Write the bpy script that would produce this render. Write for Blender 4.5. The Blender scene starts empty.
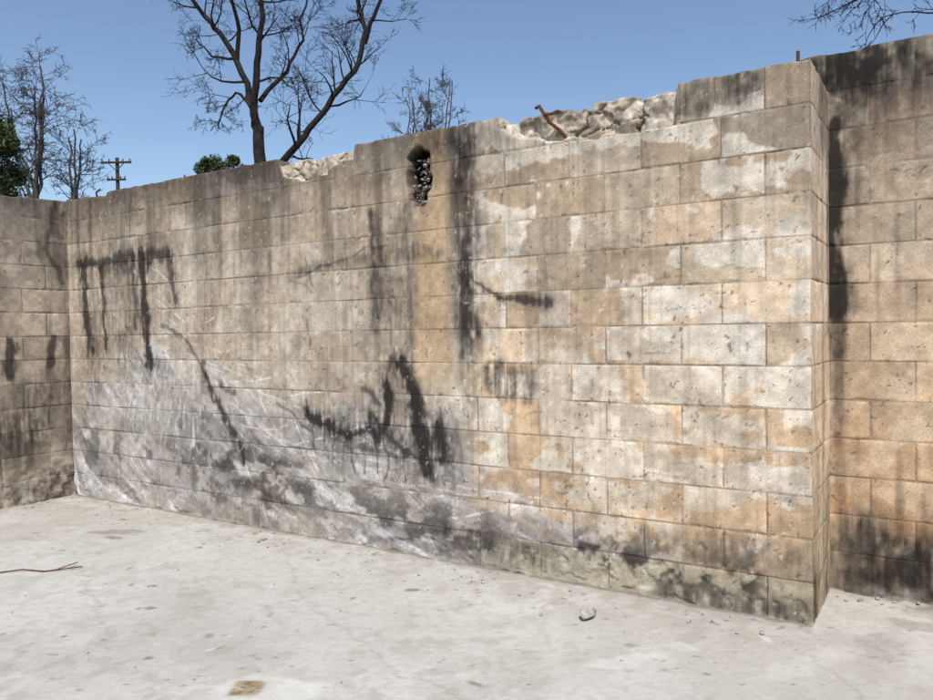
import bpy, math, random
import numpy as np
from mathutils import Vector, Matrix
random.seed(7); rng=np.random.default_rng(7)
sc=bpy.context.scene
# ---------------------------------------------------------------- helpers
def sm(a,b,x):
    t=np.clip((x-a)/(b-a),0,1); return t*t*(3-2*t)
TB=[np.random.default_rng(100+i).random((256,256)) for i in range(12)]
def vn(x,y,s=0):
    T=TB[s%12]; xi=np.floor(x).astype(int); yi=np.floor(y).astype(int)
    fx=x-xi; fy=y-yi; fx=fx*fx*(3-2*fx); fy=fy*fy*(3-2*fy)
    a=T[xi&255,yi&255]; b=T[(xi+1)&255,yi&255]; c=T[xi&255,(yi+1)&255]; d=T[(xi+1)&255,(yi+1)&255]
    return (a*(1-fx)+b*fx)*(1-fy)+(c*(1-fx)+d*fx)*fy
def fbm(x,y,o=4,s=0):
    r=0;a=.5;t=0
    for i in range(o):
        r=r+a*vn(x*2**i+17.3*i,y*2**i+9.1*i,s+i); t+=a; a*=.5
    return np.clip((r/t-.5)*1.5+.5,0,1)
def hsh(a,b,s=0):
    return TB[s%12][(a.astype(int)*7+b.astype(int)*31)&255,(b.astype(int)*5+a.astype(int)*3+s)&255]
def worley(x,y,s=0):
    xi=np.floor(x); yi=np.floor(y); f1=np.full(x.shape,9.); f2=f1.copy(); idd=np.zeros(x.shape)
    for dx in (-1,0,1):
        for dy in (-1,0,1):
            cx=xi+dx; cy=yi+dy
            px=cx+.15+.7*hsh(cx,cy,s); py=cy+.15+.7*hsh(cx,cy,s+1); h=hsh(cx,cy,s+2)
            d=np.maximum(abs(x-px),abs(y-py))*.7+np.hypot(x-px,y-py)*.3; n=d<f1
            f2=np.where(n,f1,np.minimum(f2,d)); idd=np.where(n,h,idd); f1=np.where(n,d,f1)
    return f1,f2,idd
def mix(c,k,m):
    return c+(np.array(k,float)-c)*m[...,None]
def ramp(v,xs,cols):
    cols=np.array(cols,float)
    return np.stack([np.interp(v,xs,cols[:,i]) for i in range(3)],-1)
def dist(u,v,pts,pad):
    best=np.full(u.shape,9.)
    xs=[p[0] for p in pts]; ys=[p[1] for p in pts]
    sel=(u>min(xs)-pad)&(u<max(xs)+pad)&(v>min(ys)-pad)&(v<max(ys)+pad)
    us=u[sel]; vs=v[sel]
    if us.size==0: return best
    b=np.full(us.shape,9.)
    for i in range(len(pts)-1):
        ax,ay=pts[i][:2]; bx,by=pts[i+1][:2]
        dx,dy=bx-ax,by-ay; t=np.clip(((us-ax)*dx+(vs-ay)*dy)/(dx*dx+dy*dy+1e-9),0,1)
        b=np.minimum(b,np.hypot(us-ax-t*dx,vs-ay-t*dy))
    best[sel]=b; return best
def line(u,v,pts,w,soft=.5):
    return 1-sm(w*(1-soft),w*(1+soft),dist(u,v,pts,w*(1+soft)+.01))
def ink(u,v,pts,w,nz):
    """ragged smoky soot mark: dense core, feathered grainy edge and a faint halo"""
    dd=dist(u,v,pts,w*4.6); f=1-dd/(w*1.9); m=sm(.02,.92,f+(nz-.45)*1.2)*sm(-.3,.4,f)
    return np.maximum(m,.42*(1-sm(0,w*4.4,dd))*np.clip(.1+1.5*(nz-.22),0,1.2))
def tolin(c,sat=1.):
    l=c.mean(-1,keepdims=True); c=l+(c-l)*sat
    c=np.clip(c,0,255)/255.; return np.where(c<.04045,c/12.92,((c+.055)/1.055)**2.4)
S=.2032
def make_mesh(name,co,quads,mat,col=None,ngons=None,smooth=False):
    me=bpy.data.meshes.new(name)
    co=np.asarray(co,np.float32).reshape(-1,3); q=np.asarray(quads,np.int32)
    fl=q.reshape(-1); st=np.arange(0,len(fl),q.shape[1])
    if ngons:
        for n in ngons:
            st=np.append(st,len(fl)); fl=np.append(fl,n)
    me.vertices.add(len(co)); me.vertices.foreach_set("co",co.ravel())
    me.loops.add(len(fl)); me.polygons.add(len(st))
    me.polygons.foreach_set("loop_start",st.astype(np.int32))
    me.loops.foreach_set("vertex_index",fl.astype(np.int32))
    me.update(calc_edges=True); me.validate()
    if col is not None:
        ca=me.color_attributes.new("Col","FLOAT_COLOR","POINT")
        c4=np.ones((len(co),4),np.float32); c4[:,:3]=col.reshape(-1,3)
        ca.data.foreach_set("color",c4.ravel())
    if smooth: me.polygons.foreach_set("use_smooth",np.ones(len(st),bool))
    me.materials.append(mat)
    o=bpy.data.objects.new(name,me); sc.collection.objects.link(o); return o
# ---------------------------------------------------------------- materials
def nm(name):
    m=bpy.data.materials.new(name); m.use_nodes=True; nt=m.node_tree
    return m,nt,nt.nodes["Principled BSDF"]
def surf_mat(name,s2,amp,bump,pits=True,dist=.004):
    m,nt,b=nm(name); N=nt.nodes; L=nt.links
    b.inputs["Roughness"].default_value=1
    b.inputs["Specular IOR Level"].default_value=0.0
    a=N.new("ShaderNodeAttribute"); a.attribute_name="Col"
    tc=N.new("ShaderNodeTexCoord")
    n2=N.new("ShaderNodeTexNoise"); n2.inputs["Scale"].default_value=s2; n2.inputs["Detail"].default_value=1.5; n2.inputs["Roughness"].default_value=.75
    L.new(tc.outputs["Object"],n2.inputs["Vector"])
    mr2=N.new("ShaderNodeMapRange"); mr2.inputs[1].default_value=.3; mr2.inputs[2].default_value=.7; mr2.inputs[3].default_value=1-amp; mr2.inputs[4].default_value=1+amp*.8
    L.new(n2.outputs["Fac"],mr2.inputs[0])
    last=mr2.outputs[0]; hsum=n2.outputs["Fac"]
    if pits:
        vo=N.new("ShaderNodeTexVoronoi"); vo.inputs["Scale"].default_value=80
        L.new(tc.outputs["Object"],vo.inputs["Vector"])
        pr=N.new("ShaderNodeMapRange"); pr.inputs[1].default_value=.10; pr.inputs[2].default_value=.26; pr.inputs[3].default_value=.70; pr.inputs[4].default_value=1
        L.new(vo.outputs["Distance"],pr.inputs[0])
        mu2=N.new("ShaderNodeMath"); mu2.operation='MULTIPLY'; L.new(last,mu2.inputs[0]); L.new(pr.outputs[0],mu2.inputs[1]); last=mu2.outputs[0]
    vm=N.new("ShaderNodeVectorMath"); vm.operation='SCALE'; L.new(a.outputs["Color"],vm.inputs[0]); L.new(last,vm.inputs["Scale"])
    L.new(vm.outputs[0],b.inputs["Base Color"])
    bp=N.new("ShaderNodeBump"); bp.inputs["Strength"].default_value=bump; bp.inputs["Distance"].default_value=dist
    L.new(hsum,bp.inputs["Height"]); L.new(bp.outputs[0],b.inputs["Normal"])
    return m
def noise_mat(name,c1,c2,scale=6,rough=.9,bump=.4,dist=.01):
    m,nt,b=nm(name); N=nt.nodes; L=nt.links
    b.inputs["Roughness"].default_value=rough; b.inputs["Specular IOR Level"].default_value=.15
    tc=N.new("ShaderNodeTexCoord"); n=N.new("ShaderNodeTexNoise"); n.inputs["Scale"].default_value=scale; n.inputs["Detail"].default_value=3; n.inputs["Roughness"].default_value=.65
    L.new(tc.outputs["Object"],n.inputs["Vector"])
    cr=N.new("ShaderNodeValToRGB"); cr.color_ramp.elements[0].position=.3; cr.color_ramp.elements[1].position=.7
    cr.color_ramp.elements[0].color=(*c1,1); cr.color_ramp.elements[1].color=(*c2,1)
    L.new(n.outputs["Fac"],cr.inputs["Fac"]); L.new(cr.outputs["Color"],b.inputs["Base Color"])
    if bump:
        bp=N.new("ShaderNodeBump"); bp.inputs["Strength"].default_value=bump; bp.inputs["Distance"].default_value=dist
        L.new(n.outputs["Fac"],bp.inputs["Height"]); L.new(bp.outputs[0],b.inputs["Normal"])
    return m
M_wall=surf_mat("concrete_block",150,.16,.45)
M_floor=surf_mat("concrete_floor",110,.07,.3,pits=False,dist=.003)
M_rub=noise_mat("rubble",(.18,.155,.125),(.42,.37,.31),25)
M_nest=noise_mat("cavity_fill",(.09,.075,.06),(.42,.37,.31),60)
M_peb=noise_mat("pebble_stone",(.25,.225,.19),(.46,.43,.38),40)
M_rust=noise_mat("rusted_steel",(.06,.025,.015),(.16,.07,.04),60)
M_bark=noise_mat("charred_bark",(.010,.009,.009),(.045,.036,.032),9)
M_bark_haze=noise_mat("hazed_bark",(.05,.046,.047),(.11,.10,.10),5,bump=0)  # distant trees: haze put into the bark colour as a lighter grey
M_pole=noise_mat("weathered_wood",(.04,.033,.03),(.08,.068,.055),8,bump=0)
M_dirt=noise_mat("dirt",(.16,.12,.085),(.30,.25,.19),.6)
M_leaf=noise_mat("foliage",(.022,.038,.012),(.085,.105,.040),1.3,.6,0)
# ---------------------------------------------------------------- walls
def blocks(s,z,par):
    r=np.floor(z/S+1e-6); off=((r+par)%2)*S; q=(s+off)/(2*S); c=np.floor(q)
    fu=(q-c)*2*S; fz=z-r*S
    jh=np.minimum(fz,S-fz); jv=np.minimum(fu,2*S-fu)
    return r,c,jh,jv
def wall(name,org,du,nn,L,H,par,topfn,paint,from_right,k=1.,step=.008,cap=(False,False),T=.2,vf=None):
    """strip mesh: front face, top, back.  org = foot at u=0; du along, nn outward"""
    lu=np.arange(0,L+1e-6,L/round(L/step)); js=np.arange(0,L+S,S); js=(L-js) if from_right else js
    ex=np.concatenate([js+d for d in (-.0065,-.003,.003,.0065)]); ex=ex[(ex>.002)&(ex<L-.002)]
    us=np.unique(np.round(np.concatenate([lu,ex]),5))
    lz=np.linspace(0,H,round(H/step)+1); jz=np.arange(1,int(round(H/S)))*S
    vs=np.unique(np.round(np.concatenate([lz]+[jz+d for d in (-.0065,-.003,.003,.0065)]),5))
    U,V=np.meshgrid(us,vs,indexing='ij'); tp=topfn(us)[:,None]; h0=H-.34
    Z=np.where(V<h0,V,h0+(V-h0)*(tp-h0)/.34)
    s=(L-U) if from_right else U
    wob=.004*(fbm(U*5,Z*5,3,7)-.5)
    r,c,jh,jv=blocks(s,np.clip(Z,0,None),par)
    jh=np.abs(jh+wob); jv=np.abs(jv+wob)
    jw=.0022+.0028*vn(U*9,Z*9,3)
    fadev=vf(U) if vf else 1.
    strength=np.clip(.1+1.3*fbm(U*4,Z*4,3,5),0,1)
    jm=np.maximum(1-sm(jw,jw+.0025,jh),(1-sm(jw,jw+.0025,jv))*fadev)*strength
    col,d=paint(U,Z,r,c,jh,jv,jm)
    d=d-.0024*jm+.0014*(fbm(U*30,Z*30,2,8)-.5)+.0022*(hsh(r,c,9)-.5)*(fadev if vf else 1.)
    edge=np.minimum(jh,jv+.02*(1-fadev)); d-=.0035*sm(.66,.8,fbm(U*14,Z*14,3,2))*(1-sm(.005,.016,edge))
    fe=np.minimum(U,L-U); d=d*np.where(fe<.004,0,1)
    col=col*(1+.08*(np.random.default_rng(2).random(U.shape)-.5))[...,None]
    o=np.array(org); du=np.array(du,float); nn=np.array(nn,float)
    front=o+U[...,None]*du+d[...,None]*nn+Z[...,None]*np.array([0,0,1.])
    nt=14; tt=np.linspace(1/nt,1,nt)
    dl=d[:,-1][:,None]; w=np.repeat(tt[None],len(us),0); depth=dl*(1-w)-T*w
    UU=np.repeat(us[:,None],nt,1); dev=(H-tp)
    ZZ=tp+(fbm(UU*20,w*6,3,4)-.5)*(.01+dev*.9)*np.sin(w*np.pi)
    top=o+UU[...,None]*du+depth[...,None]*nn+ZZ[...,None]*np.array([0,0,1.])
    tcol=np.repeat(col[:,-1:,:],nt,1)*(.8+.4*fbm(UU*15,w*5,3,1))[...,None]
    back=o+us[:,None,None]*du-T*nn+np.zeros((1,1,3)); 
    co=np.concatenate([front,top,back],1); cc=np.concatenate([col,tcol,col[:,:1]],1)
    nu,nv=co.shape[:2]; idx=np.arange(nu*nv).reshape(nu,nv)
    q=np.stack([idx[:-1,:-1],idx[1:,:-1],idx[1:,1:],idx[:-1,1:]],-1).reshape(-1,4)
    ng=[]
    if cap[0]: ng.append(idx[0,::-1])
    if cap[1]: ng.append(idx[-1])
    return make_mesh(name,co,q,M_wall,tolin(cc,.86)*k,ng)
def fine(col,U,Z,a=.10,s=3):
    m=1+a*(fbm(U*24,Z*24,4,s)-.5)*2+.07*(fbm(U*5,Z*5,3,s+1)-.5)*2
    return col*m[...,None]
SOOT=(40,37,35)
def top_front(u):
    t=np.full(u.shape,13*S)-.006*sm(.5,.8,fbm(u*14,u*0,3,1))
    ch=hsh(np.floor(u/.11+.5*vn(u*7,u*0,2)),np.floor(u*0),3); rg=.018*fbm(u*30,u*0+5,3,6)
    b1=sm(2.64,2.66,u)*(1-sm(3.34,3.36,u)); t-=b1*(.004+.055*ch**1.3*(1-.6*sm(2.9,3.4,u))+rg)
    b2=sm(4.44,4.45,u)*(1-sm(5.475,5.485,u)); t-=b2*(.004+.035*ch**1.6+rg+.025*(1-sm(4.5,4.8,u)))
    b3=sm(.05,.07,u)*(1-sm(.6,.62,u)); t-=b3*(.022*ch+rg*.6)
    return t
def paint_front(u,v,r,c,jh,jv,jm):
    wx=(fbm(u*7,v*7,4,3)-.5)*.07; wy=(fbm(u*7,v*7,4,6)-.5)*.07
    U=u+wx; V=v+wy
    nz=.5*fbm(u*34,v*20,4,2)+.5*fbm(u*48,v*5,3,7)
    right=sm(4.05,4.4,U)
    cL=ramp(v,[0,.2,.8,1.2,1.8,2.3,2.64],[(168,156,138),(160,150,136),(168,159,147),(174,159,139),(173,158,138),(152,138,120),(118,106,93)])
    cR=ramp(v,[0,.2,.4,.9,1.3,1.8,2.2,2.64],[(150,140,116),(160,142,116),(198,164,126),(204,173,136),(197,172,142),(186,165,140),(173,155,132),(152,139,122)])
    col=cL*(1-right[...,None])+cR*right[...,None]
    h1=hsh(r,c,1);h2=hsh(r,c,2);h3=hsh(r,c,3)
    col=col*(1+(h1-.5)*.19*(.4+.6*right))[...,None]
    col=mix(col,(184,147,110),.32*sm(.45,.9,h2)*(.3+.7*right)*sm(.25,.5,v))
    n=fbm(u*3.2+h3*3,v*4.5,5,4)+(h3-.5)*.25
    pm=sm(.53,.565,n)
    col=mix(col,(212,201,184),pm*(.50*right+.24)*sm(.3,.6,v))
    n2=fbm(u*2.1+5,v*3.1+h2*2,5,7); col=mix(col,(156,131,106),sm(.58,.64,n2)*.34)
    st=fbm(u*11,v*.9,4,2); col=col*(1-.22*sm(.5,.85,st)*(1-.6*right)*sm(1.0,2.3,v))[...,None]
    st=fbm(u*40,v*1.5,3,4); col=col*(1-.08*sm(.45,.8,st))[...,None]
    colm=sm(3.79,3.83,u)*(1-sm(4.07,4.11,u))*sm(.9,1.2,v)
    col=mix(col,(178,147,110),colm*.6*(.5+fbm(u*9,v*2,3,3)))
    # smeared ash / scraped paint
    bu=[0,.18,.6,1.03,1.78,2.83,3.71,4.3,4.82,5.3,5.8,6.2]; bv=[.75,.86,1.15,1.36,1.16,.90,.72,.53,.34,.27,.12,.05]
    B=np.interp(u,bu,bv); wr=.35*(fbm(u*1.3,v*1.3,3,2)-.5)
    RR=np.hypot(u-4.8,v-5.6)+wr; TH=np.arctan2(v-5.6,u-4.8)
    stk=fbm(TH*7,RR*17,5,5); stk2=fbm(TH*11+3,RR*38,4,7)
    ash=1-sm(-.2,.16,v-B-.25*(stk-.5)-.25*(fbm(u*3,v*3,3,9)-.5))
    ash=ash*(.45+.55*sm(.3,.6,fbm(u*1.6,v*2.5,3,8)))
    pat=fbm(u*2.3,v*3.1,4,10); 
    col=mix(col,(160,155,153),ash*.75)
    fade=1-sm(4.8,5.6,u)
    col=mix(col,(206,203,202),ash*sm(.50,.72,stk)*(.25+.6*sm(.4,.65,pat))*fade)
    col=mix(col,(218,216,214),ash*sm(.58,.72,stk2)*(.2+.6*sm(.45,.65,pat))*fade)
    col=mix(col,(112,105,103),ash*sm(.58,.76,fbm(TH*8+9,RR*12,5,1))*.5*fade)
    col=mix(col,(132,122,116),ash*sm(.5,.62,fbm(u*8,v*8,5,3))*.22)
    r2=np.random.default_rng(5)
    for i in range(110):
        a0=r2.uniform(-2.36,-1.7); rr=r2.uniform(5.1,5.62); ln=r2.uniform(.03,.16); dr=r2.uniform(-.45,.45)
        p=[(4.8+(rr+dr*t)*math.cos(a0+ln*t),5.6+(rr+dr*t)*math.sin(a0+ln*t)) for t in np.linspace(0,1,5)]
        col=mix(col,(216,213,211),line(u+wx*.3,v+wy*.3,p,r2.uniform(.002,.006),.7)*r2.uniform(.3,.8)*sm(.3,.6,vn(u*14,v*14,i)))
    for i in range(90):
        a=r2.uniform(.85,1.75); b=1.32-.3*abs(a-1.15)-r2.uniform(0,.5); ln=r2.uniform(.1,.4); sl=r2.uniform(-.35,.1)
        col=mix(col,(214,211,208),line(u+wx*.3,v+wy*.3,[(a,b),(a+sl*ln,b-ln)],r2.uniform(.003,.010),.8)*r2.uniform(.15,.6)*sm(.3,.6,vn(u*17,v*17,i)))
    for (a,b,w,k) in [(1.05,1.2,.10,.6),(1.15,1.05,.08,.5),(5.35,.27,.16,.5),(5.1,.33,.1,.4),(3.3,.32,.12,.3),(5.85,.32,.06,.6),(.9,.9,.12,.4),(4.4,.9,.12,.35),(4.75,1.25,.1,.3),(5.8,1.35,.1,.4),(5.9,.75,.1,.4),(4.5,.35,.1,.4)]:
        col=mix(col,(226,222,216),np.exp(-(((U-a)/w)**2+((V-b)/(w*1.3))**2))*k*sm(.4,.55,fbm(u*22,v*22,4,4)))
    bs=sm(4.3,4.6,u)*(1-sm(.17,.21,v)); col=mix(col,(164,152,124),bs*.6)
    col=mix(col,(124,107,90),jm*(.22+.42*right))
    hd=(1-sm(.002,.006,jh))*(1-right); col=mix(col,(84,73,64),hd*.45*sm(.35,.6,fbm(u*3,v*9,3,6)))
    # ------------------------------- soot
    so=np.zeros(u.shape)
    def add(m,k):
        nonlocal so; so=1-(1-so)*(1-np.clip(m*k,0,1))
    g=np.clip(.1+1.5*(nz-.22),0,1.2)
    add(sm(2.25,2.66,v+.25*(fbm(u*3,v*2,3,5)-.5))*(1-right*.72)*(.5+.5*sm(.2,1.2,u))*(.6+.8*nz),.40)
    def st_(pts,w,k): add(ink(U,V,pts,w,nz),k)
    st_([(.14,2.05),(.42,2.07)],.034,.75); st_([(.24,2.05),(.27,1.65),(.30,1.28)],.042,.8); st_([(.5,2.02),(.52,1.7),(.54,1.3)],.026,.75)
    st_([(.50,2.07),(.95,2.06)],.034,.7); st_([(1.08,2.06),(1.09,1.7),(1.12,1.20)],.045,.9); st_([(1.08,2.07),(1.42,2.05)],.045,.7); st_([(1.42,2.05),(1.48,1.70)],.034,.6)
    st_([(.55,2.0),(.93,1.98)],.05,.35); st_([(.95,2.05),(.97,1.5)],.02,.55)
    add(line(U,V,[(.38,1.75),(.4,1.4)],.16,.95)*g,.25); add(line(U,V,[(.78,1.85),(.82,1.3)],.2,.95)*g,.45)
    add(line(U,V,[(.3,1.3),(.35,.85)],.13,.95)*g,.35); add(line(U,V,[(1.15,1.2),(1.2,.9)],.1,.95)*g,.35)
    st_([(1.32,1.5),(1.6,1.35),(1.85,1.1)],.014,.45)
    add(line(U,V,[(4.17,2.60),(4.18,2.35)],.065,.5)*g,1.0)
    add(line(U,V,[(4.18,2.5),(4.18,1.9),(4.2,1.3)],.07,.8)*g,.8); st_([(4.18,1.95),(4.19,1.42)],.04,.6); add(line(U,V,[(4.19,1.72),(4.2,1.40)],.06,.7)*g,.8)
    add(line(U,V,[(4.19,1.45),(4.22,.95)],.07,.95)*g,.5)
    add(line(U,V,[(3.5,2.15),(3.5,1.45)],.05,.9)*g,.75); add(line(U,V,[(3.75,2.2),(3.78,1.2)],.05,.95)*g,.5); add(line(U,V,[(3.58,1.9),(3.62,1.2)],.12,.95)*g,.4)
    add(line(U,V,[(4.22,2.05),(4.32,1.4)],.10,.95)*g,.3)
    st_([(4.22,1.74),(4.32,1.68),(4.44,1.62)],.011,.65); st_([(4.44,1.62),(4.6,1.57),(4.73,1.53)],.018,.65); add(line(U,V,[(4.55,1.6),(4.72,1.54)],.035,.8)*g,.6)
    add(line(U,V,[(2.83,1.86),(3.3,1.87),(4.0,1.9)],.04,.9)*g,.5); st_([(2.8,1.8),(3.6,1.98)],.007,.4); st_([(2.9,1.95),(2.95,1.75)],.007,.4)
    add(line(U,V,[(4.40,1.13),(4.58,1.10)],.10,.4)*g,.7)
    st_([(2.86,.88),(3.0,.80),(3.25,.74)],.034,.95); st_([(3.25,.74),(3.5,.77)],.024,.8)
    st_([(3.40,1.02),(3.50,.95)],.022,.6); st_([(3.44,.84),(3.5,.70)],.04,.9); st_([(3.58,1.06),(3.57,.76)],.036,.95); st_([(3.62,1.22),(3.57,1.0)],.018,.6)
    st_([(3.71,1.18),(3.80,.98),(3.84,.75),(3.88,.55)],.034,.95); st_([(3.80,.98),(3.84,.75)],.048,.85); st_([(3.99,.80),(4.0,.62)],.046,.95); st_([(3.76,1.15),(3.86,.95)],.028,.6)
    st_([(3.5,.8),(3.66,.7),(3.83,.62)],.016,.65); add(line(U,V,[(3.2,.8),(4.0,.7)],.2,.95)*g,.45); st_([(3.9,.72),(3.93,.5)],.014,.5)
    st_([(2.9,.78),(3.3,.66),(3.7,.60)],.012,.4); st_([(3.1,.7),(3.15,.55)],.012,.4)
    for i in range(14):
        a=2.85+i*.088; b0=.95-.2*abs(math.sin(i*1.7)); st_([(a,b0),(a+.02,b0-.12-.22*abs(math.sin(i*2.9)))],.006,.5)
    st_([(1.84,1.12),(1.95,.9),(2.13,.66)],.022,.8); st_([(2.0,1.05),(2.12,.95)],.016,.5); st_([(2.2,.58),(2.23,.48)],.026,.8); st_([(1.8,1.2),(1.84,1.05)],.028,.5)
    st_([(2.6,.9),(2.95,.72)],.011,.5); st_([(2.9,1.48),(2.93,1.3)],.010,.45)
    add(line(U,V,[(2.2,.42),(3.2,.25),(4.3,.16)],.15,.95)*sm(.40,.7,fbm(u*9,v*16,5,3)),.58)
    add(line(U,V,[(.3,.45),(1.3,.35),(2.5,.2)],.25,.95)*sm(.45,.75,fbm(u*9,v*9,5,4)),.4)
    add(line(U,V,[(1.6,.6),(2.6,.35)],.2,.95)*sm(.55,.75,fbm(u*14,v*14,5,8)),.5)
    add(line(U,V,[(4.95,.20),(5.3,.15),(5.8,.16)],.085,.9)*sm(.32,.66,fbm(u*15,v*15,5,5)),.85)
    add(line(U,V,[(4.0,.16),(4.7,.10)],.06,.9)*g,.65); add(line(U,V,[(5.3,.3),(6.05,.3)],.06,.95)*g,.5); add(line(U,V,[(5.4,.04),(6.05,.05)],.06,.9)*g,.75)
    add(line(U,V,[(5.5,2.56),(5.78,2.56)],.09,.4)*g,.75); add(line(U,V,[(4.0,2.55),(4.45,2.55)],.10,.8)*g,.4)
    rs=np.random.default_rng(3)
    for i in range(50):
        a=rs.uniform(1.4,5.9); b=rs.uniform(.3,2.3); ln=rs.uniform(.04,.3)
        add(line(U,V,[(a,b),(a+ln,b+rs.uniform(-.15,.1))],rs.uniform(.002,.006),.8)*g,rs.uniform(.2,.55))
    for i in range(50):
        a=rs.uniform(.5,5.9); b=rs.uniform(.25,2.3); add(ink(U,V,[(a,b),(a+.01,b-rs.uniform(.01,.04))],rs.uniform(.004,.008),nz),rs.uniform(.3,.6))
    col=fine(col,u,v)
    col=mix(col,SOOT,so*.93)
    sp=sm(.78,.86,vn(u*95,v*95,3)*.6+.4*vn(u*31,v*31,4)); col=mix(col,(76,66,57),sp*.55)
    sp=sm(.80,.88,vn(u*80,v*80,6)*.6+.4*vn(u*27,v*27,7)); col=mix(col,(222,214,202),sp*.45)
    col=mix(col,(190,183,172),(1-sm(.005,.02,v+.025*(fbm(u*9,v*9,3,2)-.5)))*.6)
    # ------------------------------- relief
    d=np.zeros(u.shape)
    e=(np.abs((u-3.865+.02*(vn(u*20,v*20,1)-.5)*2)/.082)**2.5+np.abs((v-2.372)/.180)**2.5)
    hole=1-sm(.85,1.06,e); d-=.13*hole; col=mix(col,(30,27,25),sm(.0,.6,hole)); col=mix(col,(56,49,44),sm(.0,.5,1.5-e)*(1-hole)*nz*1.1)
    nb=fbm(u*9,v*9,4,6)
    b1=np.interp(u,[2.62,2.65,2.70,2.95,3.1,3.34,3.36],[2.80,2.62,2.50,2.46,2.50,2.56,2.80])
    b2=np.interp(u,[4.40,4.45,4.52,4.7,5.05,5.46,5.485],[2.80,2.60,2.52,2.46,2.44,2.44,2.80])
    k1=sm(-.003,.003,v-b1-.06*(nb-.5)); k2=sm(-.003,.003,v-b2-.05*(nb-.5))
    f1,f2,idd=worley(u/.16+.35*fbm(u*14,v*14,4,2),v/.10+.35*fbm(u*14,v*14,4,5),2)
    cre=(1-sm(.0,.10,f2-f1))*sm(.3,.6,fbm(u*7,v*7,3,3)); ft=fbm(u*22,v*22,5,7); ft2=fbm(u*60,v*60,3,2)
    dd=.004+.028*idd+.022*ft+.006*ft2+.016*cre
    d-=k1*dd*.7; d-=k2*dd
    rc=ramp(idd,[0,.35,.7,1],[(158,142,120),(182,167,146),(192,180,162),(172,155,133)])*(.74+.3*ft+.22*ft2)[...,None]
    rc=mix(rc,(78,67,58),cre*.7); rc=mix(rc,(88,77,67),sm(.60,.75,fbm(u*11,v*11,4,1))*.5)
    for kk in (k1,k2): col=col*(1-kk[...,None])+rc*kk[...,None]
    gg=sm(.60,.72,fbm(u*10,v*14,3,6))*(1-sm(.10,.25,v)); d-=.008*gg
    return col,d
front=wall("concrete_block_wall",(-6.632,3.84,0),(1,0,0),(0,-1,0),30*S,13*S,1,top_front,paint_front,True,k=1.14,vf=lambda u:.32+.68*sm(4.1,4.35,u))
def gen_paint(cols,soots,vx,rubble=0,seed=0,tan=.4,rh=.035):
    def f(u,v,r,c,jh,jv,jm):
        wx=(fbm(u*6,v*6,3,1+seed)-.5)*.07; wy=(fbm(u*6,v*6,3,6+seed)-.5)*.07; U=u+wx; V=v+wy
        nz=.5*fbm(u*34,v*20,4,2)+.5*fbm(u*48,v*5,3,7)
        col=ramp(v,vx,cols); h1=hsh(r,c,4+seed);h2=hsh(r,c,5+seed);h3=hsh(r,c,6+seed)
        col=col*(1+(h1-.5)*.18)[...,None]; col=mix(col,(184,146,110),tan*sm(.4,.9,h2))
        n=fbm(u*3.2+h3*3,v*4.5,5,4+seed)+(h3-.5)*.25; col=mix(col,(206,190,166),sm(.55,.59,n)*.34)
        st=fbm(u*11,v*.9,4,2+seed); col=col*(1-.2*sm(.5,.85,st))[...,None]
        col=mix(col,(112,97,82),jm*.6)
        so=np.zeros(u.shape); g=np.clip(.1+1.5*(nz-.22),0,1.2)
        for pts,w,k,sf in soots:
            m=ink(U,V,pts,w,nz) if sf<.85 else line(U,V,pts,w,sf)*g
            so=1-(1-so)*(1-np.clip(m*k,0,1))
        col=fine(col,u,v); 
        sp=sm(.78,.88,vn(u*95,v*95,3)*.6+.4*vn(u*31,v*31,4)); col=mix(col,(66,56,48),sp*.55)
        d=np.zeros(u.shape)
        if rubble:
            hh=rubble(u); rb=1-sm(-.04,.04,v-hh-.16*(fbm(u*6,v*6,4,3)-.5)); lp=fbm(u*14,v*14,5,5)
            d+=rb*(.004+rh*lp*(1-v/.5).clip(0,1)); 
            rc=ramp(fbm(u*20,v*20,5,8),[0,.35,.6,1],[(70,62,56),(112,102,91),(146,134,119),(184,175,161)]); col=col*(1-rb[...,None]*.8)+rc*rb[...,None]*.8
        col=mix(col,SOOT,so*.93)
        col=mix(col,(190,183,172),(1-sm(.005,.02,v+.025*(fbm(u*9,v*9,3,2)-.5)))*.5)
        return col,d
    return f
ret=wall("block_wall_return",(-.536,3.84,0),(0,1,0),(1,0,0),3*S,13*S-.004,0,lambda u:np.full(u.shape,13*S-.004-0.0),
  gen_paint([(150,134,104),(176,154,124),(198,172,140),(196,174,148),(182,163,142),(156,142,126)],
   [([(.02,0),(.1,.3)],.1,.8,.9),([(.5,.1),(.55,.6)],.08,.6,.9),([(.57,2.6),(.58,1.4)],.04,.7,.9),([(.3,2.64),(.4,2.4)],.12,.5,.9)],[0,.3,.8,1.6,2.2,2.64],seed=1,tan=.2),False,k=1.12)
def topR(u): return np.full(u.shape,14*S)-.012*sm(.5,.8,fbm(u*6,u*0,3,6))
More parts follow.
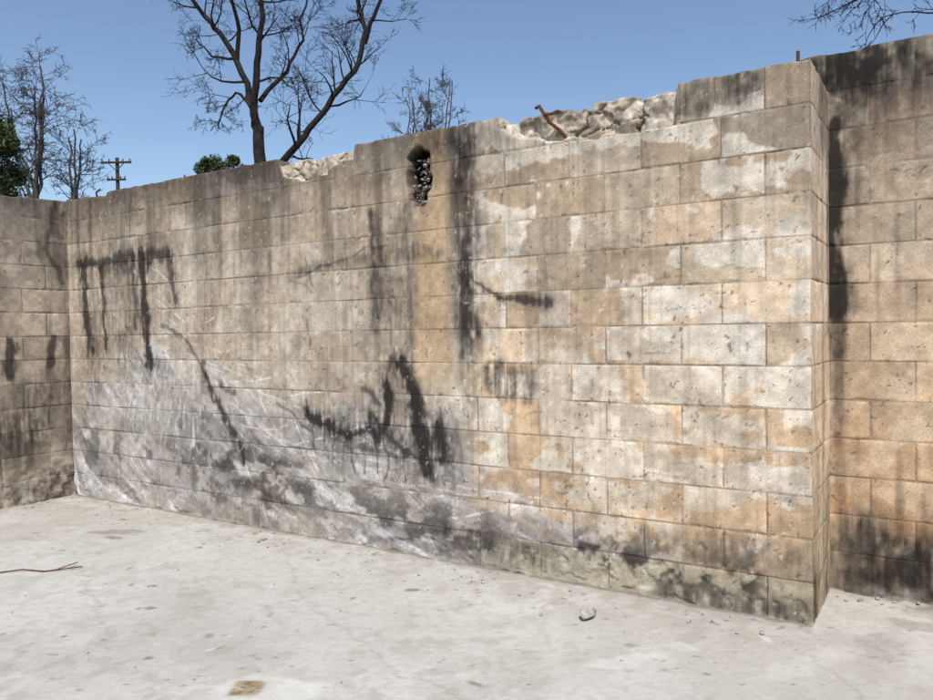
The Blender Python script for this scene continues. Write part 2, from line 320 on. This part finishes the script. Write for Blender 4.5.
rw=wall("block_wall_recess",(-.75,4.45,0),(1,0,0),(0,-1,0),30*S*.75,14*S,0,topR,
  gen_paint([(104,92,80),(128,110,90),(184,142,104),(194,157,120),(186,161,132),(176,155,130),(160,143,124),(118,106,93),(98,89,79)],
   [([(.23,2.45),(.235,2.1),(.235,1.5)],.042,.9,.6),([(.24,2.3),(.25,1.3)],.06,.8,.9),([(.26,2.75),(.4,2.74)],.12,.9,.6),([(.2,2.72),(1.2,2.78)],.11,.85,.9),([(.22,1.4),(.24,.9)],.05,.5,.9),
    ([(.35,.3),(.7,.2),(1.0,.27),(3,.2)],.10,1,.9),([(.5,.12),(.62,.22)],.07,.7,.6),([(.3,.1),(1.2,.12),(3,.1)],.10,.8,.9),([(.2,2.5),(.6,2.6)],.12,.45,.9)],
   [0,.25,.38,.6,1.1,1.7,2.3,2.6,2.84],rubble=lambda u:.02+.16*fbm(u*3,u*0,3,5)*sm(.3,.5,u),seed=2,tan=.25),False,k=1.05,cap=(True,True))
def topL(u): return np.full(u.shape,13*S)-.02-.05*fbm(u*4,u*0,4,7)*sm(0,.4,u)
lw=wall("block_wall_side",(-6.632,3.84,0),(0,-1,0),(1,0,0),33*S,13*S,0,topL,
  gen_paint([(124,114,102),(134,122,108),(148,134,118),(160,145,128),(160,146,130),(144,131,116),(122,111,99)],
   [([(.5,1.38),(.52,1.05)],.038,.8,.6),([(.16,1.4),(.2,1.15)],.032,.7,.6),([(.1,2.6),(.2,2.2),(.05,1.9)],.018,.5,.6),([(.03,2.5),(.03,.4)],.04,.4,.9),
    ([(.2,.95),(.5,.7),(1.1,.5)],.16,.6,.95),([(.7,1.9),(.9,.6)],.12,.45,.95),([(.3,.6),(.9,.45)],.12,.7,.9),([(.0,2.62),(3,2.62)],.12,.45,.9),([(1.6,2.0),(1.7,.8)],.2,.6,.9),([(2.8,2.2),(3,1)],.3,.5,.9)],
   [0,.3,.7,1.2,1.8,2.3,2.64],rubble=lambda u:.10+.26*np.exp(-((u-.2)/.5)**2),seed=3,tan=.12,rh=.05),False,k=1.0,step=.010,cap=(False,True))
# ---------------------------------------------------------------- floor + ground
xs=np.unique(np.round(np.concatenate([np.arange(-6.9,2.6,.014),np.arange(2.6,6.2,.1)]),4))
ys=np.unique(np.round(np.concatenate([np.arange(-7,.8,.1),np.arange(.8,4.6,.014)]),4))
X,Y=np.meshgrid(xs,ys,indexing='ij')
def floorpaint():
    col=np.zeros(X.shape+(3,))+np.array((207,203,195.))
    col=mix(col,(192,187,178),sm(.40,.75,fbm(X*.9,Y*.9,5,1))*.6)
    col=mix(col,(218,215,208),sm(.45,.75,fbm(X*1.7+3,Y*1.7,5,2))*.5)
    col=mix(col,(182,176,166),sm(.55,.85,fbm(X*4,Y*4,5,3))*.4)
    col=mix(col,(172,165,154),sm(.62,.8,fbm(X*11,Y*11,5,4))*sm(.4,.7,fbm(X*1.1,Y*1.1,3,9))*.4)
    col=mix(col,(186,180,170),sm(.5,.7,fbm(X*30,Y*30,4,7))*.35)
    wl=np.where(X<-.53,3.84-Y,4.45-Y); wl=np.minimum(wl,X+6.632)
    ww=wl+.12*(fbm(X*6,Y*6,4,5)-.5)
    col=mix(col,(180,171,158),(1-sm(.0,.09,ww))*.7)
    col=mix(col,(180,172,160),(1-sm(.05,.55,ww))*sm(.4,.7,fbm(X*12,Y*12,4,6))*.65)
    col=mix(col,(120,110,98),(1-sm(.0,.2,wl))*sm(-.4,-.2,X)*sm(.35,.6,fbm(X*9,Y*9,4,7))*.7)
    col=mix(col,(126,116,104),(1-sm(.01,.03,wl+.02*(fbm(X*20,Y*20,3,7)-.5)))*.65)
    gs=sm(.84,.92,vn(X*60,Y*60,3)*.6+.4*vn(X*23,Y*23,4)); col=mix(col,(130,121,109),gs*.7)
    wx=(fbm(X*9,Y*9,4,1)-.5)*.08; wy=(fbm(X*9,Y*9,4,6)-.5)*.08
    rs=np.random.default_rng(8)
    def bl(a,b,w,h,c,k,rot=0,p=2,ws=1.):
        R_=max(w,h)*2+.1; i0,i1=np.searchsorted(xs,[a-R_,a+R_]); j0,j1=np.searchsorted(ys,[b-R_,b+R_])
        if i1<=i0 or j1<=j0: return
        s=(slice(i0,i1),slice(j0,j1))
        ca,sa=math.cos(rot),math.sin(rot); dx=X[s]+wx[s]*ws-a; dy=Y[s]+wy[s]*ws-b
        e=np.abs((dx*ca+dy*sa)/w)**p+np.abs((-dx*sa+dy*ca)/h)**p
        col[s]=mix(col[s],c,(1-sm(.5,1.3,e))*k*(.6+.6*fbm(X[s]*30,Y[s]*30,3,3)))
    bl(-2.26,2.07,.24,.14,(230,227,219),.75,.6); bl(-2.36,2.05,.085,.085,(204,200,190),.6,.55,6,.15); bl(-2.36,2.05,.064,.064,(158,138,102),.85,.55,6,.15)
    for i in range(18): bl(-2.36+rs.normal(0,.025),2.05+rs.normal(0,.025),.012,.008,(118,98,68),.6,rs.uniform(0,3),2,.3)
    bl(-2.47,3.31,.05,.03,(124,114,104),.8,.5); bl(-5.09,3.24,.20,.06,(150,144,136),.7,.5); bl(-4.95,3.15,.1,.03,(128,120,112),.6,.3)
    bl(-1.16,3.04,.22,.05,(224,222,216),.6,.9); bl(-1.0,3.3,.1,.05,(222,219,213),.5,.2)
    bl(-.25,3.75,.10,.18,(158,151,142),.4,.1); bl(-.1,4.1,.16,.07,(150,142,130),.45,.1); bl(-.5,3.4,.08,.3,(220,217,211),.4,-.5)
    for pts,k in [([(-3.9,3.75),(-3.3,3.2),(-2.9,2.9),(-2.0,2.5),(-1.2,2.3)],.3),([(-6.3,2.5),(-5.2,2.9),(-4.6,2.7),(-3.2,2.0)],.25),([(-.5,3.5),(-.1,2.9),(.1,2.2)],.35),([(-1.9,3.7),(-1.5,3.0),(-1.45,2.4)],.2)]:
        col=mix(col,(150,143,134),line(X+wx,Y+wy,pts,.006,.7)*k)
    for i in range(100):
        a=rs.uniform(-6,.5);b=rs.uniform(1.2,3.9);t=rs.uniform(0,3.1);l=rs.uniform(.1,.6)
        col=mix(col,(224,222,217) if i%2 else (168,161,151),line(X+wx,Y+wy,[(a,b),(a+l*math.cos(t),b+l*math.sin(t))],rs.uniform(.003,.009),.8)*rs.uniform(.15,.5))
    for i in range(260):
        a=rs.uniform(-6.3,.8);b=rs.uniform(1.4,4.3); bl(a,b,rs.uniform(.006,.03),rs.uniform(.005,.02),(132,124,113) if i%3 else (228,225,219),rs.uniform(.3,.8),rs.uniform(0,3))
    Z=.005*(fbm(X*1.2,Y*1.2,3,3)-.5)+.0014*(fbm(X*9,Y*9,3,3)-.5)
    Z=Z+.010*(1-sm(0,.05,wl+.05*(fbm(X*10,Y*10,3,4)-.3)))*(.2+fbm(X*25,Y*25,3,5))
    col=col*(1+.05*(rs.random(X.shape)-.5))[...,None]
    return col,Z
fc,fz=floorpaint()
co=np.stack([X,Y,fz],-1); nu,nv=X.shape; idx=np.arange(nu*nv).reshape(nu,nv)
q=np.stack([idx[:-1,:-1],idx[1:,:-1],idx[1:,1:],idx[:-1,1:]],-1).reshape(-1,4)
make_mesh("concrete_floor",co,q,M_floor,tolin(fc)*.75,smooth=True)
g=3000
make_mesh("ground",[(-g,-g,-.05),(g,-g,-.05),(g,g,-.05),(-g,g,-.05)],[(0,1,2,3)],M_dirt)
# ---------------------------------------------------------------- stones
def stones(name,lst,mat,seed=1):
    r=np.random.default_rng(seed); V=[];F=[]
    import bmesh
    bm=bmesh.new(); bmesh.ops.create_icosphere(bm,subdivisions=2,radius=1); bv=np.array([v.co[:] for v in bm.verts]); bf=np.array([[v.index for v in f.verts] for f in bm.faces]); bm.free()
    off=0
    for (x,y,z,s) in lst:
        sc_=np.array([1,r.uniform(.6,1),r.uniform(.45,.8)])*s
        v=bv.copy()
        for k in range(8):
            n=r.normal(size=3); n/=np.linalg.norm(n); dd=v@n; lim=r.uniform(.3,.7); v-=np.maximum(dd-lim,0)[:,None]*n
        v*=1+.10*(r.random((len(v),1))-.5); v*=sc_
        a=r.uniform(0,6.28); R=np.array([[math.cos(a),-math.sin(a),0],[math.sin(a),math.cos(a),0],[0,0,1]]); v=v@R.T
        V.append(v+np.array([x,y,z+sc_[2]*.55])); F.append(bf+off); off+=len(v)
    return make_mesh(name,np.concatenate(V),np.concatenate(F),mat)
pl=[]
for i in range(420):
    x=rng.uniform(-6.4,-.6); d=abs(rng.normal(0,.25))+.03; pl.append((x,3.84-d,0,.002+.011*rng.random()**3))
for i in range(200): pl.append((rng.uniform(-6.4,.6),rng.uniform(1.5,3.7),0,.002+.008*rng.random()**3))
for i in range(140): pl.append((rng.uniform(-.5,2.5),4.45-abs(rng.normal(0,.12))-.03,0,.004+.016*rng.random()**2))
for i in range(60): pl.append((-6.56+abs(rng.normal(0,.16)),rng.uniform(.5,3.8),0,.004+.012*rng.random()**2))
pl+=[(-1.70,3.33,0,.018),(-3.97,3.62,0,.026),(-3.8,3.5,0,.015),(-1.05,3.60,0,.02),(-.95,3.66,0,.015),(-.72,3.62,0,.016),(-2.2,3.6,0,.014),(-3.0,3.3,0,.014),(-3.3,3.45,0,.017),(-3.95,3.56,0,.018),(-2.4,3.35,0,.008)]
stones("scattered_pebbles",pl,M_peb,3)
stones("concrete_chunk",[(-1.49,3.40,0,.060)],M_peb,12)
hl=[]
for i in range(130):
    z=rng.uniform(2.20,2.49); w=.060*(1-.45*(z<2.24)); s=.004+.026*rng.random()**2.6
    hl.append((-6.632+3.865+rng.uniform(-w,w)+(.02 if z>2.38 else 0),3.84+.035+.05*rng.random(),z-.01,s))
stones("cavity_rubble",hl,M_nest,5)
tl=[]
for i in range(50):
    u=rng.uniform(4.5,5.44); tl.append((-6.632+u,3.84+rng.uniform(.06,.17),float(top_front(np.array([u]))[0])-.016,.006+.016*rng.random()**1.5))
for i in range(24):
    u=rng.uniform(2.7,3.32); tl.append((-6.632+u,3.84+rng.uniform(.05,.15),float(top_front(np.array([u]))[0])-.012,.006+.014*rng.random()**1.5))
stones("broken_masonry_rubble",tl,M_rub,6)
# ---------------------------------------------------------------- tubes
class Tubes:
    def __init__(s): s.V=[];s.F=[]
    def add(s,pts,rad,n=5):
        b=len(s.V); pts=[Vector(p) for p in pts]; m=len(pts)
        for i,p in enumerate(pts):
            t=(pts[min(i+1,m-1)]-pts[max(i-1,0)])
            if t.length<1e-9: t=Vector((0,0,1))
            t.normalize(); a=Vector((0.31,.95,.05)) if abs(t.y)<.9 else Vector((1,0,0))
            x=t.cross(a).normalized(); y=t.cross(x)
            for k in range(n):
                an=2*math.pi*k/n; s.V.append(p+(x*math.cos(an)+y*math.sin(an))*rad[i])
        for i in range(m-1):
            for k in range(n):
                k2=(k+1)%n; s.F.append((b+i*n+k,b+i*n+k2,b+(i+1)*n+k2,b+(i+1)*n+k))
    def obj(s,name,mat,smooth=True):
        return make_mesh(name,[v[:] for v in s.V],s.F,mat,smooth=smooth)
RB=(math.cos(math.radians(32.4)),math.sin(math.radians(32.4)))
def at(lat,dep,z=0):  # survey axes: across / along the yard's 32.4 degree diagonal
    return Vector((lat*RB[0]-dep*RB[1],lat*RB[1]+dep*RB[0],z))
t=Tubes(); 
P=lambda u,y,z:(-6.632+u,3.84+y,z)
t.add([P(4.86,.03,2.46),P(4.82,.01,2.51),P(4.77,-.015,2.555),P(4.74,-.03,2.61),P(4.715,-.03,2.65),P(4.69,-.02,2.645)],[.010]*6,8)
t.add([P(4.74,-.03,2.60),P(4.79,-.03,2.595),P(4.82,-.01,2.61)],[.009]*3,8); t.obj("rusted_rebar",M_rust)
t=Tubes(); t.add([P(6.03,.08,2.60),P(6.03,.08,2.71)],[.009]*2,6); t.obj("rusted_rebar.001",M_rust)
t=Tubes(); t.add([P(1.5,.1,2.6),P(1.5,.1,2.69)],[.006]*2,6); t.obj("rusted_rebar.002",M_rust)
t=Tubes(); t.add([P(.35,.08,2.6),P(.36,.06,2.67),P(.42,.06,2.69)],[.008]*3,6); t.obj("rusted_rebar.003",M_rust)
t=Tubes(); t.add([(-6.70,3.3,2.5),(-6.68,3.3,2.66),(-6.68,3.22,2.67)],[.008]*3,6); t.obj("rusted_rebar.004",M_rust)
t=Tubes(); t.add([at(-2.85,4.5,.008),at(-2.7,4.56,.012),at(-2.55,4.53,.008),at(-2.36,4.6,.012)],[.004]*4,6)
t.add([at(-2.5,4.54,.01),at(-2.42,4.66,.02)],[.003]*2,5); t.obj("rusted_wire",M_rust)
# ---------------------------------------------------------------- bare trees
MINR=.0045
def grow(T,p,d,L,r,lev,R,wig=.28,trop=.05,kids=(5,5,4),sides=4):
    n=max(3,int(5-lev*.5)); pts=[p.copy()]; rad=[r]; d=d.normalized()
    for i in range(n):
        d=(d+Vector((R.gauss(0,wig),R.gauss(0,wig),R.gauss(0,wig)+trop))*.6).normalized()
        p=p+d*(L/n); pts.append(p.copy()); rad.append(max(r*(1-(i+1)/n*.7),MINR*.6))
    T.add(pts,rad,sides if r>.012 else 3)
    if lev<len(kids):
        for k in range(kids[lev]):
            f=R.uniform(.2,1.0)*n; i=min(int(f),n-1); q=pts[i].lerp(pts[i+1],f-i)
            ax=(pts[i+1]-pts[i]).normalized()
            side=Vector((R.gauss(0,1),R.gauss(0,1),R.gauss(0,.7))); side=(side-ax*side.dot(ax)).normalized()
            nd=ax*R.uniform(.5,1.0)+side*R.uniform(.5,.95)
            grow(T,q,nd,L*R.uniform(.4,.65),max(rad[i]*.55,MINR),lev+1,R,wig,trop,kids,sides)
def limb(T,org,pts,r0,r1,R,ntw,tl,kids,sides=7,tr=.05,wig=.28,fromf=.15):
    P=[org+at(a,c,0)+Vector((0,0,b)) for a,b,c in pts]
    for k in range(2):
        Q=[P[0]]
        for i in range(len(P)-1):
            L=(P[i+1]-P[i]).length; m=(P[i]+P[i+1])/2+Vector((R.gauss(0,1),R.gauss(0,1),R.gauss(0,1)))*L*.05; Q+=[m,P[i+1]]
        P=Q
    n=len(P); rad=[r0+(r1-r0)*(i/(n-1))**.8 for i in range(n)]
    T.add(P,rad,sides)
    for k in range(ntw):
        f=R.uniform(fromf,1)*(n-1); i=min(int(f),n-2); q=P[i].lerp(P[i+1],f-i); ax=(P[i+1]-P[i]).normalized()
        s=Vector((R.gauss(0,1),R.gauss(0,1),R.gauss(0,.6))); s=(s-ax*s.dot(ax)).normalized()
        grow(T,q,ax*R.uniform(.3,.9)+s,tl*R.uniform(.5,1.2),max(rad[i]*.42,.009),0,R,wig,tr,kids)
R=random.Random(21); T=Tubes(); org=at(-3.97,15)
limb(T,org,[(.05,-.1,0),(.02,2.4,0),(0,4.6,0),(-.04,5.5,0)],.17,.105,R,0,1,(3,))
K=(4,4,3)
limb(T,org,[(-.03,5.35,0),(-.26,6.06,.1),(-.5,6.85,.2),(-.85,7.45,.3),(-1.19,7.84,.3),(-1.6,8.5,.4),(-1.9,9.3,.4)],.08,.03,R,16,1.2,K)
limb(T,org,[(-.5,6.8,.2),(-.42,7.6,0),(-.5,8.5,-.2),(-.3,9.5,-.3)],.05,.02,R,9,1.0,K)
limb(T,org,[(-.04,5.45,0),(0,6.5,-.2),(.1,7.2,-.3),(.1,8.2,-.4),(.25,9.6,-.5)],.085,.03,R,13,1.1,K)
limb(T,org,[(0,4.1,0),(.5,4.8,-.2),(.95,5.2,-.4),(1.4,5.7,-.5),(1.95,6.35,-.6),(2.17,7.1,-.6),(2.0,7.9,-.6),(1.65,8.6,-.5),(1.5,9.5,-.5)],.08,.03,R,24,1.05,K)
limb(T,org,[(2.15,6.85,-.6),(2.4,7.4,-.8),(2.75,8.0,-.9),(3.0,8.8,-1)],.045,.018,R,9,.9,K)
limb(T,org,[(0,6.0,0),(.45,6.7,.4),(.75,7.4,.6),(.85,8.4,.7)],.05,.018,R,10,1,K)
limb(T,org,[(-.2,5.9,0),(-.5,6.2,.1),(-.75,5.9,.1),(-.85,5.5,.1)],.035,.014,R,8,.6,K,tr=-.05)
limb(T,org,[(-.55,6.9,.2),(-1.0,6.95,.2),(-1.3,7.3,.2)],.03,.012,R,7,.6,K)
T.obj("burnt_bare_tree",M_bark)
def simple_tree(name,lat,dep,H,spread,mat,seed,nl=7,tr=.10,kids=(5,4,3),r0=.12,lean=0,fork=.45,ntw=7,tl=1.1,mr=.010):
    global MINR
    MINR=mr
    R=random.Random(seed); T=Tubes(); org=at(lat,dep)
    limb(T,org,[(0,-.1,0),(lean*.3,H*fork*.5,0),(lean*.6,H*fork,0)],r0,r0*.75,R,0,1,kids)
    for i in range(nl):
        a=i*2.4+R.random(); s=spread*R.uniform(.35,1); hh=H*R.uniform(.78,1.0)
        sx,sy=math.cos(a)*s,math.sin(a)*s; h0=H*(fork*(.75+.25*R.random()))
        limb(T,org,[(lean*.55,h0,0),(lean*.6+sx*.4,h0+(hh-h0)*.35,sy*.4),(lean+sx*.8,h0+(hh-h0)*.7,sy*.8),(lean+sx,hh,sy)],r0*.6,r0*.2,R,ntw,tl,kids,5,tr,.25)
    T.obj(name,mat); MINR=.0045
simple_tree("burnt_bare_tree.001",-1.5,30,12.0,1.2,M_bark_haze,5,nl=8,tl=1.1,r0=.10,kids=(4,4,3))
simple_tree("burnt_bare_tree.002",-14.35,28,9.6,.35,M_bark_haze,9,nl=3,r0=.13,tl=.9,kids=(4,3,3),fork=.6)
simple_tree("burnt_bare_tree.003",-15.3,27.5,11.4,.9,M_bark_haze,14,nl=6,r0=.13,tl=1.3,tr=-.08,lean=-.2,kids=(4,4,3),fork=.6)
R=random.Random(4); T=Tubes(); org=at(8.3,9.5)
limb(T,org,[(0,-.1,0),(.1,2.5,0),(0,4.5,0)],.18,.12,R,0,1,(3,))
limb(T,org,[(0,4.4,0),(-.8,5.4,0),(-1.8,6.1,-.1),(-2.6,6.2,-.1),(-3.1,5.75,-.1)],.07,.014,R,9,.8,(4,4,3),tr=-.06)
limb(T,org,[(-1.6,6.0,0),(-2.5,5.9,.2),(-3.2,5.6,.2),(-3.7,5.35,.2)],.022,.006,R,8,.55,(3,3,2),tr=-.05)
limb(T,org,[(-.9,5.5,0),(-1.7,5.45,.2),(-2.4,5.35,.2),(-3.0,5.3,.2)],.022,.006,R,8,.55,(3,3,2),tr=-.03)
for i in range(5):
    a=i*1.3; limb(T,org,[(0,4.3,0),(.5*math.cos(a),6,.8*math.sin(a)),(1.1*math.cos(a)+.3,8,1.4*math.sin(a))],.07,.02,R,7,1.1,(4,3,3))
T.obj("burnt_bare_tree.004",M_bark)
# ---------------------------------------------------------------- leafy trees
def leafy(name,lat,dep,H,rx,hz,seed,n=9000,ls=.10,clumps=26):
    R=random.Random(seed); T=Tubes(); org=at(lat,dep)
    limb(T,org,[(0,-.1,0),(.1,H*.3,0),(0,H*.65,0),(0,H*.9,0)],.16,.03,R,10,1.2,(3,3))
    trunk=T.obj("trunk",M_bark_haze)
    r=np.random.default_rng(seed); cs=[]
    for i in range(clumps):
        v=r.normal(size=3); v/=np.linalg.norm(v); k=r.uniform(.3,1)**.6
        cs.append((v*np.array([rx,rx,hz])*k*.85, r.uniform(.22,.42)*rx))
    ids=r.integers(0,clumps,n); C=np.array([c[0] for c in cs])[ids]; rr=np.array([c[1] for c in cs])[ids]
    off=r.normal(size=(n,3)); off/=np.linalg.norm(off,axis=1)[:,None]; off*=(rr*r.random(n)**.45)[:,None]
    P0=C+off+np.array([org.x,org.y,H-hz]); a=r.normal(size=(n,3)); a/=np.linalg.norm(a,axis=1)[:,None]
    b=np.cross(a,r.normal(size=(n,3))); b/=np.linalg.norm(b,axis=1)[:,None]; s=ls*r.uniform(.6,1.3,(n,1))
    V=np.stack([P0-a*s,P0+b*s*.35,P0+a*s,P0-b*s*.35],1).reshape(-1,3)
    cr=make_mesh("crown",V,np.arange(n*4).reshape(-1,4),M_leaf)
    e=bpy.data.objects.new(name,None); sc.collection.objects.link(e)
    trunk.parent=e; cr.parent=e
leafy("leafy_tree",-15.55,25,10.0,1.2,2.9,3,n=9000,clumps=36)
leafy("leafy_tree.001",-13.2,40,11.1,1.1,1.6,8,n=5000,clumps=22)
leafy("leafy_tree.002",-12.1,40,11.0,.8,1.4,12,n=3500,clumps=16)
# ---------------------------------------------------------------- utility pole
T=Tubes(); o=at(-20.4,45)
T.add([o,o+Vector((0,0,6)),o+Vector((0,0,12.0))],[.15,.13,.10],10)
def beam(a,b,h):
    T.add([a,b],[h,h],4)
for z,w in ((11.7,.90),(10.7,.55)):
    a=o+at(-w,-.16,z); b=o+at(w,-.16,z); beam(a,b,.065)
    for f in (-.9,-.45,.45,.9):
        p=o+at(w*f,-.16,z+.05); T.add([p,p+Vector((0,0,.08)),p+Vector((0,0,.15))],[.025,.045,.025],6)
beam(o+at(-.5,-.16,11.7),o+at(0,-.14,11.2),.03); beam(o+at(.5,-.16,11.7),o+at(0,-.14,11.2),.03)
T.add([o+at(.32,-.1,9.0),o+at(.32,-.1,9.8)],[.2,.2],10)
T.obj("utility_pole",M_pole)
# ---------------------------------------------------------------- light
sd=Vector((.45,-.65,1.15)).normalized()
l=bpy.data.lights.new("sun","SUN"); l.energy=4.5; l.angle=math.radians(.5); l.color=(1,.965,.91)
lo=bpy.data.objects.new("sun",l); lo.rotation_mode='QUATERNION'; lo.rotation_quaternion=sd.to_track_quat('Z','Y'); sc.collection.objects.link(lo); lo.location=(5,-5,12)
w=bpy.data.worlds.new("World"); sc.world=w; w.use_nodes=True; nt=w.node_tree
bg=nt.nodes["Background"]; sk=nt.nodes.new("ShaderNodeTexSky"); sk.sky_type='NISHITA'; sk.sun_disc=False
sk.sun_elevation=math.asin(sd.z); sk.sun_rotation=math.atan2(sd.x,sd.y); sk.air_density=1.0; sk.dust_density=.5; sk.ozone_density=1.8
nt.links.new(sk.outputs[0],bg.inputs[0]); bg.inputs[1].default_value=.145
# ---------------------------------------------------------------- camera
cam=bpy.data.cameras.new("camera"); co_=bpy.data.objects.new("camera",cam); sc.collection.objects.link(co_); sc.camera=co_
cam.sensor_width=36; cam.lens=760/933*36; cam.clip_end=6000; cam.clip_start=.05
co_.matrix_world=Matrix.Translation((0,0,1.40))@Matrix.Rotation(math.radians(32.4),4,'Z')@Matrix.Rotation(math.radians(90-1.3),4,'X')@Matrix.Rotation(-.015,4,'Z')
sc.view_settings.view_transform='Standard'; sc.view_settings.look='None'; sc.view_settings.exposure=0
